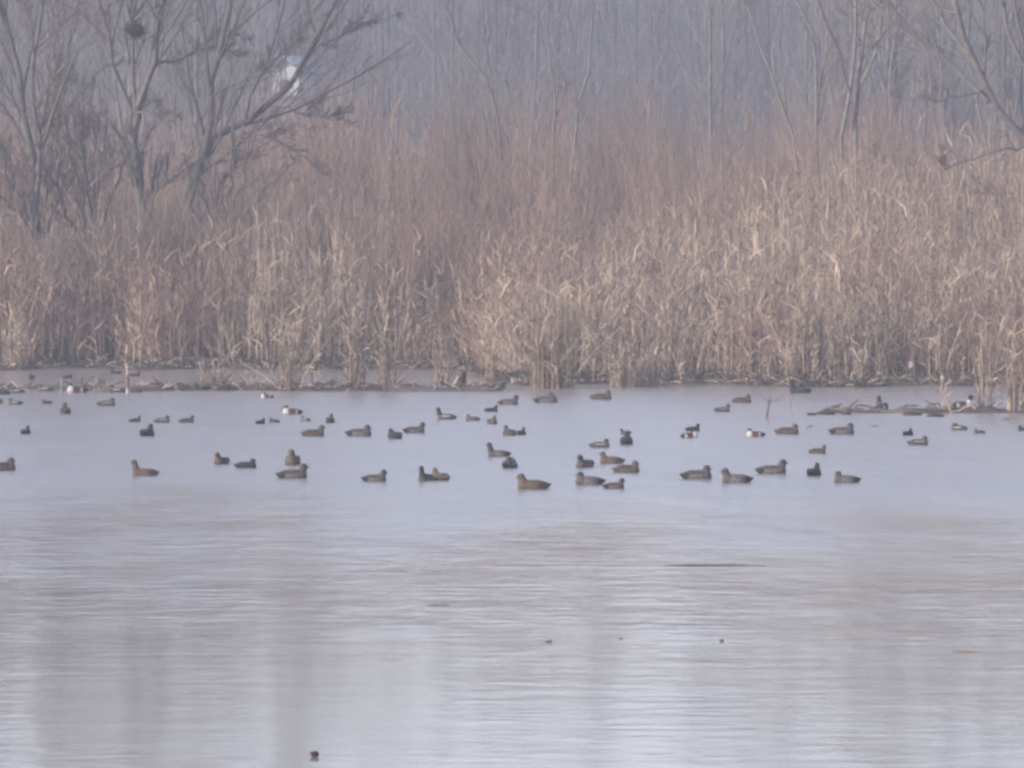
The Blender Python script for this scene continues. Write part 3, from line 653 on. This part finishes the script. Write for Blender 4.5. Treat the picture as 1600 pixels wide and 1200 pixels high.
DUCKS = [
 (3, 735, 50, 8, B_, 'rest', 'brown duck cut off by the left edge of the picture, facing right'),
 (40, 678, 17, 70, U_, 'swim', 'tiny dark duck swimming alone, farthest left on the open water'),
 (102, 646, 20, 100, U_, 'swim', 'small brown duck seen from behind below the white-breasted drake on the left spit'),
 (211, 659, 21, 20, U_, 'swim', 'small grey-brown duck, leftmost of the row of three, facing right'),
 (254, 660, 27, 5, T_, 'rest', 'small duck with dark head in the middle of the row of three, facing right'),
 (292, 660, 27, 5, U_, 'swim', 'small plain duck, right one of the row of three, facing right'),
 (230, 681, 25, 75, K_, 'swim', 'dark duck seen end-on just below the row of three small ducks'),
 (167, 634, 31, 5, T_, 'rest', 'olive duck with dark head close under the left spit'),
 (23, 632, 25, 180, T_, 'rest', 'small duck with pale flank facing left in the water at the left margin'),
 (73, 631, 17, 200, U_, 'rest', 'faint little grey duck just off the left spit below the pale-breasted duck'),
 (-3, 630, 18, 0, K_, 'rest', 'dark duck barely showing at the left edge under the spit'),
 (226, 743, 46, 182, B_, 'alert', 'slim brown duck with neck stretched up, facing left, in the left foreground'),
 (346, 725, 27, 245, B_, 'swim', 'round brown duck turned towards us left of the dark olive one'),
 (385, 731, 37, 3, K_, 'rest', 'dark olive duck facing right beside the round brown duck'),
 (417, 622, 22, 185, S_, 'sleep', 'black and white drake with head tucked in, under the thin reed clump'),
 (456, 647, 34, 180, S_, 'rest', 'drake with white breast and chestnut flank facing left, left of the middle'),
 (407, 662, 17, 40, K_, 'swim', 'tiny dark duck left of the little brown one below the chestnut drake'),
 (428, 660, 19, 172, U_, 'rest', 'tiny brown duck facing left right below the chestnut drake'),
 (477, 658, 17, 150, T_, 'rest', 'tiny greyish duck just right of and below the chestnut drake'),
 (516, 660, 16, 80, U_, 'swim', 'tiny upright duck alone, right of the greyish one'),
 (490, 681, 41, 4, B_, 'swim', 'grey-brown duck with rusty head facing right, left of the dark-rumped sleeper'),
 (562, 681, 44, 4, G, 'rest', 'grey duck with black rump and dark head facing right, centre left'),
 (617, 685, 25, 110, K_, 'preen', 'dark olive duck preening in front of the pale brown duck'),
 (648, 676, 39, 4, G, 'swim', 'pale brown duck facing right behind the preening dark one'),
 (697, 655, 34, 176, T_, 'alert', 'small drake with chestnut head and white stripe facing left'),
 (457, 726, 28, 260, B_, 'swim', 'round grey-brown duck seen from the front behind the black-rumped drake'),
 (458, 747, 54, 3, G, 'swim', 'long grey drake with dark rump facing right below the round duck'),
 (586, 752, 44, 10, G, 'swim', 'grey duck facing right alone in the foreground between two groups'),
 (665, 751, 26, 250, G, 'alert', 'duck looking left, left one of the close pair in the foreground'),
 (688, 750, 32, 132, B_, 'swim', 'duck facing away, right one of the close pair in the foreground'),
 (738, 657, 25, 178, B_, 'rest', 'small reddish-brown duck facing left beside the striped drake'),
 (768, 643, 24, 15, K_, 'swim', 'dark little duck just below the grey one under the broad reed clump'),
 (795, 632, 36, 5, G, 'swim', 'dark-headed duck with bill held out, facing right off the driftwood'),
 (769, 662, 18, 285, U_, 'swim', 'tiny rounded duck facing us under the dark little duck'),
 (854, 629, 40, 4, G, 'sleep', 'grey sleeping duck with black rump below the broad reed clump'),
 (940, 624, 37, 3, B_, 'rest', 'reddish-brown duck facing right close to the bank, right of the sleeping grey one'),
 (796, 680, 24, 120, U_, 'swim', 'left one of two small ducks sitting side by side'),
 (815, 679, 16, 70, U_, 'swim', 'right one of two small ducks sitting side by side'),
 (779, 713, 40, 186, G, 'alert', 'grey drake with raised head and dark rump facing left, above the white-patched duck'),
 (797, 731, 27, 60, T_, 'preen', 'duck with white patch turned to its back, just below the raised-head drake'),
 (832, 764, 58, 184, B_, 'swim', 'large brown duck facing left, nearest to the viewer in the middle'),
 (977, 678, 20, 195, T_, 'swim', 'small duck with cocked dark tail above the hunched dark-headed one'),
 (979, 694, 23, 90, K_, 'swim', 'small duck seen from behind with a dark head, in the column right of centre'),
 (938, 699, 34, 4, T_, 'rest', 'small dark duck facing right just above the group right of centre'),
 (914, 730, 32, 235, G, 'swim', 'grey drake turned towards us with black rump raised'),
 (955, 724, 44, 180, B_, 'swim', 'brown duck facing left with lifted tail, right of the raised-rump drake'),
 (980, 738, 46, 3, B_, 'rest', 'low brown duck facing right, rightmost of the central group'),
 (920, 757, 50, 183, G, 'rest', 'dark grey duck facing left, front left of the central group'),
 (960, 763, 38, 12, G, 'swim', 'pale grey-brown duck facing right, front of the central group'),
 (1078, 684, 30, 3, S_, 'sleep', 'chestnut-flanked drake with white patch asleep in front of a dark duck'),
 (1083, 673, 26, 15, K_, 'swim', 'dark duck directly behind the sleeping chestnut-flanked drake'),
 (1129, 643, 28, 6, T_, 'swim', 'small dark-headed duck facing right, left of the twig in the water'),
 (1160, 629, 33, 4, B_, 'rest', 'warm brown duck facing right near the bank left of the black one'),
 (1250, 614, 38, 180, X_, 'alert', 'black long-necked duck facing left in the mouth of the right channel'),
 (1180, 682, 32, 180, S_, 'rest', 'drake with chestnut flank and white rear patch facing left below the twig'),
 (1231, 678, 41, 4, B_, 'rest', 'brown duck facing right, right of the chestnut and white drake'),
 (1090, 748, 53, 5, G, 'rest', 'large grey drake with black rump facing right, left one of the facing pair'),
 (1150, 754, 54, 182, G, 'swim', 'large grey duck facing left, right one of the facing pair'),
 (1207, 740, 54, 4, G, 'swim', 'large drake with black stern and bill held out, facing right'),
 (1272, 743, 27, 72, K_, 'swim', 'upright dark duck seen end-on between two foreground ducks on the right'),
 (1278, 708, 31, 10, B_, 'swim', 'small light brown duck facing right with head up, alone right of centre'),
 (1322, 754, 45, 182, G, 'rest', 'olive-brown duck facing left, rightmost of the foreground row'),
 (1317, 678, 43, 4, G, 'rest', 'grey-brown duck with small black rump below the tip of the right spit'),
 (1419, 680, 19, 60, K_, 'rest', 'tiny dark duck left of the drake with a white back patch'),
 (1436, 695, 35, 4, T_, 'rest', 'low slim duck with dark head facing right, lowest on the far right'),
 (1498, 672, 27, 160, T_, 'preen', 'dark duck with white side patch below the right-hand spit'),
 (1530, 677, 19, 170, U_, 'rest', 'little brown duck facing left, right of the white-patched one'),
 (1600, 673, 22, 180, K_, 'rest', 'dark duck cut off by the right edge of the picture'),
 (1378, 640, 24, 250, G, 'alert', 'grey-green duck turned towards us in the right channel'),
 # on the spits and in the backwater
 (1504, 636, 36, 3, S_, 'alert', 'dark-headed drake with chestnut side behind the right-hand spit'),
 (120, 613, 36, 180, S_, 'rest', 'white-breasted dark drake resting on the left mud spit'),
 (70, 611, 27, 180, T_, 'rest', 'pale-breasted duck on the spit left of the white-breasted drake'),
 (182, 613, 29, 180, T_, 'rest', 'small dark duck with pale cheek on the spit left of the thin post'),
 (212, 613, 22, 178, U_, 'rest', 'small duck with dark head on the spit right of the thin post'),
 (26, 614, 25, 180, T_, 'rest', 'hunched dark duck on the spit near the left edge'),
 (4, 616, 24, 180, K_, 'rest', 'dark duck on the spit cut by the left edge'),
 (106, 591, 17, 0, X_, 'rest', 'round black duck in the backwater above the white-breasted drake'),
 (49, 592, 11, 270, K_, 'rest', 'tiny dark duck at the far side of the backwater on the left'),
 (180, 584, 20, 180, K_, 'rest', 'flat dark duck in the backwater left of the thin post'),
 (211, 588, 20, 0, X_, 'swim', 'black duck with raised head in the backwater behind the thin post'),
 (314, 610, 30, 180, K_, 'rest', 'dark duck dozing on the spit left of the spreading tussock'),
 (289, 606, 16, 200, U_, 'swim', 'small duck standing half hidden behind the dozing dark one'),
 (398, 604, 18, 10, K_, 'rest', 'dark duck sitting among the broken reed tussock'),
 (502, 576, 15, 0, X_, 'rest', 'tiny black duck in the backwater left of the tall upright reed clump'),
 (530, 575, 14, 180, K_, 'rest', 'tiny dark duck at the far bank behind the tall upright reed clump'),
 (542, 609, 26, 0, K_, 'rest', 'dark hump-backed duck resting on the spit beside the tall upright reed clump'),
 (350, 610, 24, 0, K_, 'rest', 'dark duck resting on the spit just right of the spreading tussock'),
 (470, 609, 22, 180, K_, 'rest', 'dark duck resting on the spit right of the thin pale reed clump'),
 (578, 609, 20, 0, K_, 'rest', 'dark little duck on the spit between the two upright reed clumps'),
 (655, 608, 23, 180, K_, 'rest', 'dark duck on the spit left of the slanting reed clump'),
 (733, 609, 22, 180, K_, 'rest', 'slate-grey duck at the foot of the driftwood stump'),
 (759, 606, 20, 180, K_, 'rest', 'left one of two dark ducks huddled on the end of the spit'),
 (780, 607, 24, 0, X_, 'rest', 'right one of two dark ducks huddled on the end of the spit'),
]
ONZ = {(1504, 636), (120, 613), (70, 611), (182, 613), (212, 613), (26, 614), (4, 616), (314, 610), (289, 606), (398, 604), (542, 609), (350, 610), (470, 609), (578, 609), (655, 608), (759, 606), (780, 607)}
for q in DUCKS:
    z = .03 if (q[0], q[1]) in ONZ else 0.0
    if z:
        g0 = on_z(q[0], q[1], .03); z = max(.0, min(.09, float(ground_z(g0[0], g0[1]))))
    duck(*q, z=z)

# ------------------------------------------------------------------ driftwood, posts, floating things
M_wood = mat('weathered_wood', .85, (14, .6, 1.3), .2)
def thing(name, label, cat, loc, tubes, group=None, m=M_wood):
    mb = MB()
    for P, R, col in tubes: mb.tubes(np.array([P], float), np.array([R], float), 7, col)
    o = mb.build(name, m, smooth=True); o.location = loc; tag(o, label, cat, group); return o
p = on_z(199, 613, .02); sc = (613 - HOR) / H
mb = MB(); K = 26; t = np.linspace(0, 1, K); P = np.stack([.03 * np.sin(t * 9) * t, 0 * t, t * 1.75 - .15], 1); R = .034 * (1 - .75 * t) * (1 + .18 * (np.arange(K) % 3 == 0))
cc = np.where((np.sin(t * 23) > .2)[:, None], [.42, .35, .27], [.13, .085, .06]); mb.tubes(P[None], R[None], 7, cc[None])
n = 16; tt = rng.uniform(.2, 1, n); B = np.stack([0 * tt, 0 * tt, tt * 1.7 - .1], 1); a = rng.uniform(0, 6.28, n); dv = np.stack([np.cos(a), np.sin(a), rng.uniform(-.2, 1, n)], 1) * rng.uniform(.06, .22, (n, 1))
mb.tubes(np.stack([B, B + dv * .6, B + dv], 1), .006, 3, (.3, .24, .18)); o = mb.build('dead_stem', M_wood, smooth=True); o.location = p
tag(o, 'thin mottled dead stem standing upright in the left mud spit', 'post')
p = on_z(96, 612, .02); thing('stake', 'short pale stake in the mud left of the white-breasted drake', 'post', p, [([(0, 0, -.1), (.004, 0, .1), (.0, 0, .26), (.0, 0, .275)], [.026, .024, .02, .008], (.22, .21, .19))])
p = on_z(716, 606, .02)
thing('driftwood_stump', 'dark driftwood stump with a pale slanting slat at the end of the spit', 'driftwood', p, [
    ([(-.02, 0, -.1), (.0, 0, .08), (.05, .02, .2), (.09, .02, .32), (.07, 0, .40)], [.12, .10, .07, .05, .02], (.10, .075, .055)),
    ([(.03, .02, .0), (.13, .04, .12), (.15, .05, .30), (.17, .05, .40)], [.06, .05, .035, .015], (.05, .045, .045)),
    ([(-.12, -.08, -.03), (-.06, -.07, .12), (.0, -.06, .24), (.01, -.06, .25)], [.03, .028, .022, .01], (.48, .40, .32)),
    ([(.05, 0, .02), (.25, .0, .05), (.5, .03, .09), (.68, .03, .12)], [.035, .03, .02, .008], (.34, .27, .22))])
# twig snag in open water
p = on_z(1198, 655); sn = [([(0, 0, -.08), (.01, 0, .12), (.05, 0, .3), (.09, .02, .46)], [.022, .02, .014, .006], (.10, .08, .07)),
    ([(.05, 0, .28), (-.04, .05, .38), (-.16, .1, .47), (-.3, .1, .52)], [.009, .008, .006, .003], (.10, .08, .07)),
    ([(.06, 0, .32), (.16, -.04, .34), (.27, -.05, .40), (.36, -.05, .50)], [.008, .007, .005, .003], (.10, .08, .07)),
    ([(.05, 0, .3), (.02, 0, .4), (.04, .02, .5), (.02, .02, .6)], [.008, .006, .005, .002], (.10, .08, .07)),
    ([(.5, .1, .02), (.44, .1, .22), (.46, .1, .4), (.4, .1, .55)], [.007, .006, .005, .003], (.2, .16, .13)),
    ([(.0, 0, .02), (.06, -.3, -.01), (.10, -.8, -.012), (.12, -1.0, -.02)], [.016, .012, .009, .005], (.12, .09, .08))]
thing('snag', 'bare forked twig sticking up out of the open water right of centre', 'snag', p, sn)
def floater(name, label, px, py, wpx, r, col, cat, curve=.0, tilt=0):
    col = tuple(c * 1.7 for c in col)
    p = on_z(px, py); L2 = wpx * H / (py - HOR) / 2
    thing(name, label, cat, p, [([(-L2, 0, .003), (-L2 * .5, curve * L2, .008), (0, curve * L2 * 1.4, .009), (L2 * .5, curve * L2 * .6, .008 + tilt * .5), (L2, 0, .003 + tilt)], [r * .6, r, r, r * .85, r * .4], col)])
floater('floating_stick', 'long thin dark stick floating right of centre in the foreground', 1117, 884, 160, .008, (.07, .05, .045), 'stick', .05)
floater('floating_stick', 'short faint reddish stick floating near the lower right', 1512, 1019, 46, .005, (.13, .08, .07), 'stick')
floater('floating_stick', 'short dark stick floating left of centre in the foreground', 686, 946, 36, .005, (.09, .07, .06), 'stick')
floater('floating_leaf', 'small curled leaf floating below the middle', 858, 1003, 11, .010, (.10, .08, .07), 'leaf', .3, .01)
floater('floating_leaf', 'tiny pale leaf floating right of the curled one', 970, 998, 6, .009, (.12, .10, .09), 'leaf', .2)
floater('floating_leaf', 'tiny dark leaf floating under the long stick', 1128, 1002, 6, .012, (.06, .045, .05), 'leaf', .2, .01)
floater('driftwood_bit', 'stub of driftwood poking out of the water between two brown ducks', 1265, 668, 9, .016, (.07, .06, .055), 'driftwood', .2, .04)
floater('driftwood_bit', 'flat dark bit of driftwood floating below the right spit', 1368, 666, 14, .012, (.07, .06, .055), 'driftwood')
floater('driftwood_bit', 'dark bit of driftwood off the right end of the spit', 1573, 656, 14, .014, (.06, .055, .055), 'driftwood', .1)
# dark floating lump in the foreground
import bmesh
def lump(name, label, cat, loc, rad, col, m, seed=0, squash=.8):
    bm = bmesh.new(); bmesh.ops.create_icosphere(bm, subdivisions=3, radius=1)
    for v in bm.verts:
        c = v.co; f = 1 + .35 * (float(vnoise(c.x * 1.7 + 9 + seed, c.y * 1.7 + c.z * 2.3 + 9, seed)) - .5) + .15 * (float(vnoise(c.x * 5 + 9, c.y * 5 + c.z * 4 + 9, seed)) - .5)
        v.co = Vector((c.x * rad[0] * f, c.y * rad[1] * f, c.z * rad[2] * f))
    me = bpy.data.meshes.new(name); bm.to_mesh(me); bm.free()
    a_ = me.color_attributes.new('Col', 'FLOAT_COLOR', 'POINT')
    for d_ in a_.data: d_.color = (*col, 1)
    for q in me.polygons: q.use_smooth = True
    me.materials.append(m); o = bpy.data.objects.new(name, me); C.collection.objects.link(o); o.location = loc; tag(o, label, cat); return o
p = on_z(492, 1182); lump('floating_seed_head', 'round dark seed head floating alone in the near foreground', 'seed head', (p[0], p[1], .018), (.034, .03, .020), (.035, .02, .03), M_wood, 3)
# lumps on the spits
for px, py, w_, h_, lb_ in ((1290, 646, .22, .07, 'low grassy mud clod near the tip of the right spit'), (1322, 646, .13, .06, 'small dark mud clod right of the grassy one on the right spit'),
                            (1268, 647, .12, .035, 'flattest mud clod, at the very tip of the right spit'), (1462, 649, .20, .05, 'dark mud clod on the spit below the leaning pale stems'), (1425, 647, .25, .055, 'brownish mud clod in the middle of the right spit')):
    p = on_z(px, py, .02); lump('mud_clod', lb_, 'mud clod', (p[0], p[1], .022), (w_ * .8, .11, h_ * .75), (.05, .042, .035), M_wood, int(px) % 17)
p = on_z(1471, 598, .3); lump('foam_scrap', 'white scrap of litter caught on the thin stems by the right channel', 'litter', (p[0], p[1] - .3, .42), (.035, .02, .035), (.55, .52, .49), M_wood, 4)
p = on_z(1402, 572, .3); lump('pale_scrap', 'pale torn scrap lodged in the reeds beyond the right channel', 'litter', (p[0], 152.5, .45), (.045, .02, .09), (.34, .29, .26), M_wood, 6)

# ------------------------------------------------------------------ haze
hb = MB(); hb.box((-960, -80, -3), (960, 1460, 34), (1, 1, 1))
hm = bpy.data.materials.new('morning_haze'); hm.use_nodes = True; hn = hm.node_tree; hn.nodes.remove(hn.nodes['Principled BSDF'])
pv = hn.nodes.new('ShaderNodeVolumePrincipled'); pv.inputs['Density'].default_value = HAZE_DENSITY; pv.inputs['Color'].default_value = (*HAZE_COLOR, 1); pv.inputs['Anisotropy'].default_value = .0
hn.links.new(pv.outputs[0], hn.nodes['Material Output'].inputs['Volume'])
hz_ = hb.build('haze', hm); tag(hz_, 'thin blue-grey morning haze', 'haze', kind='stuff')
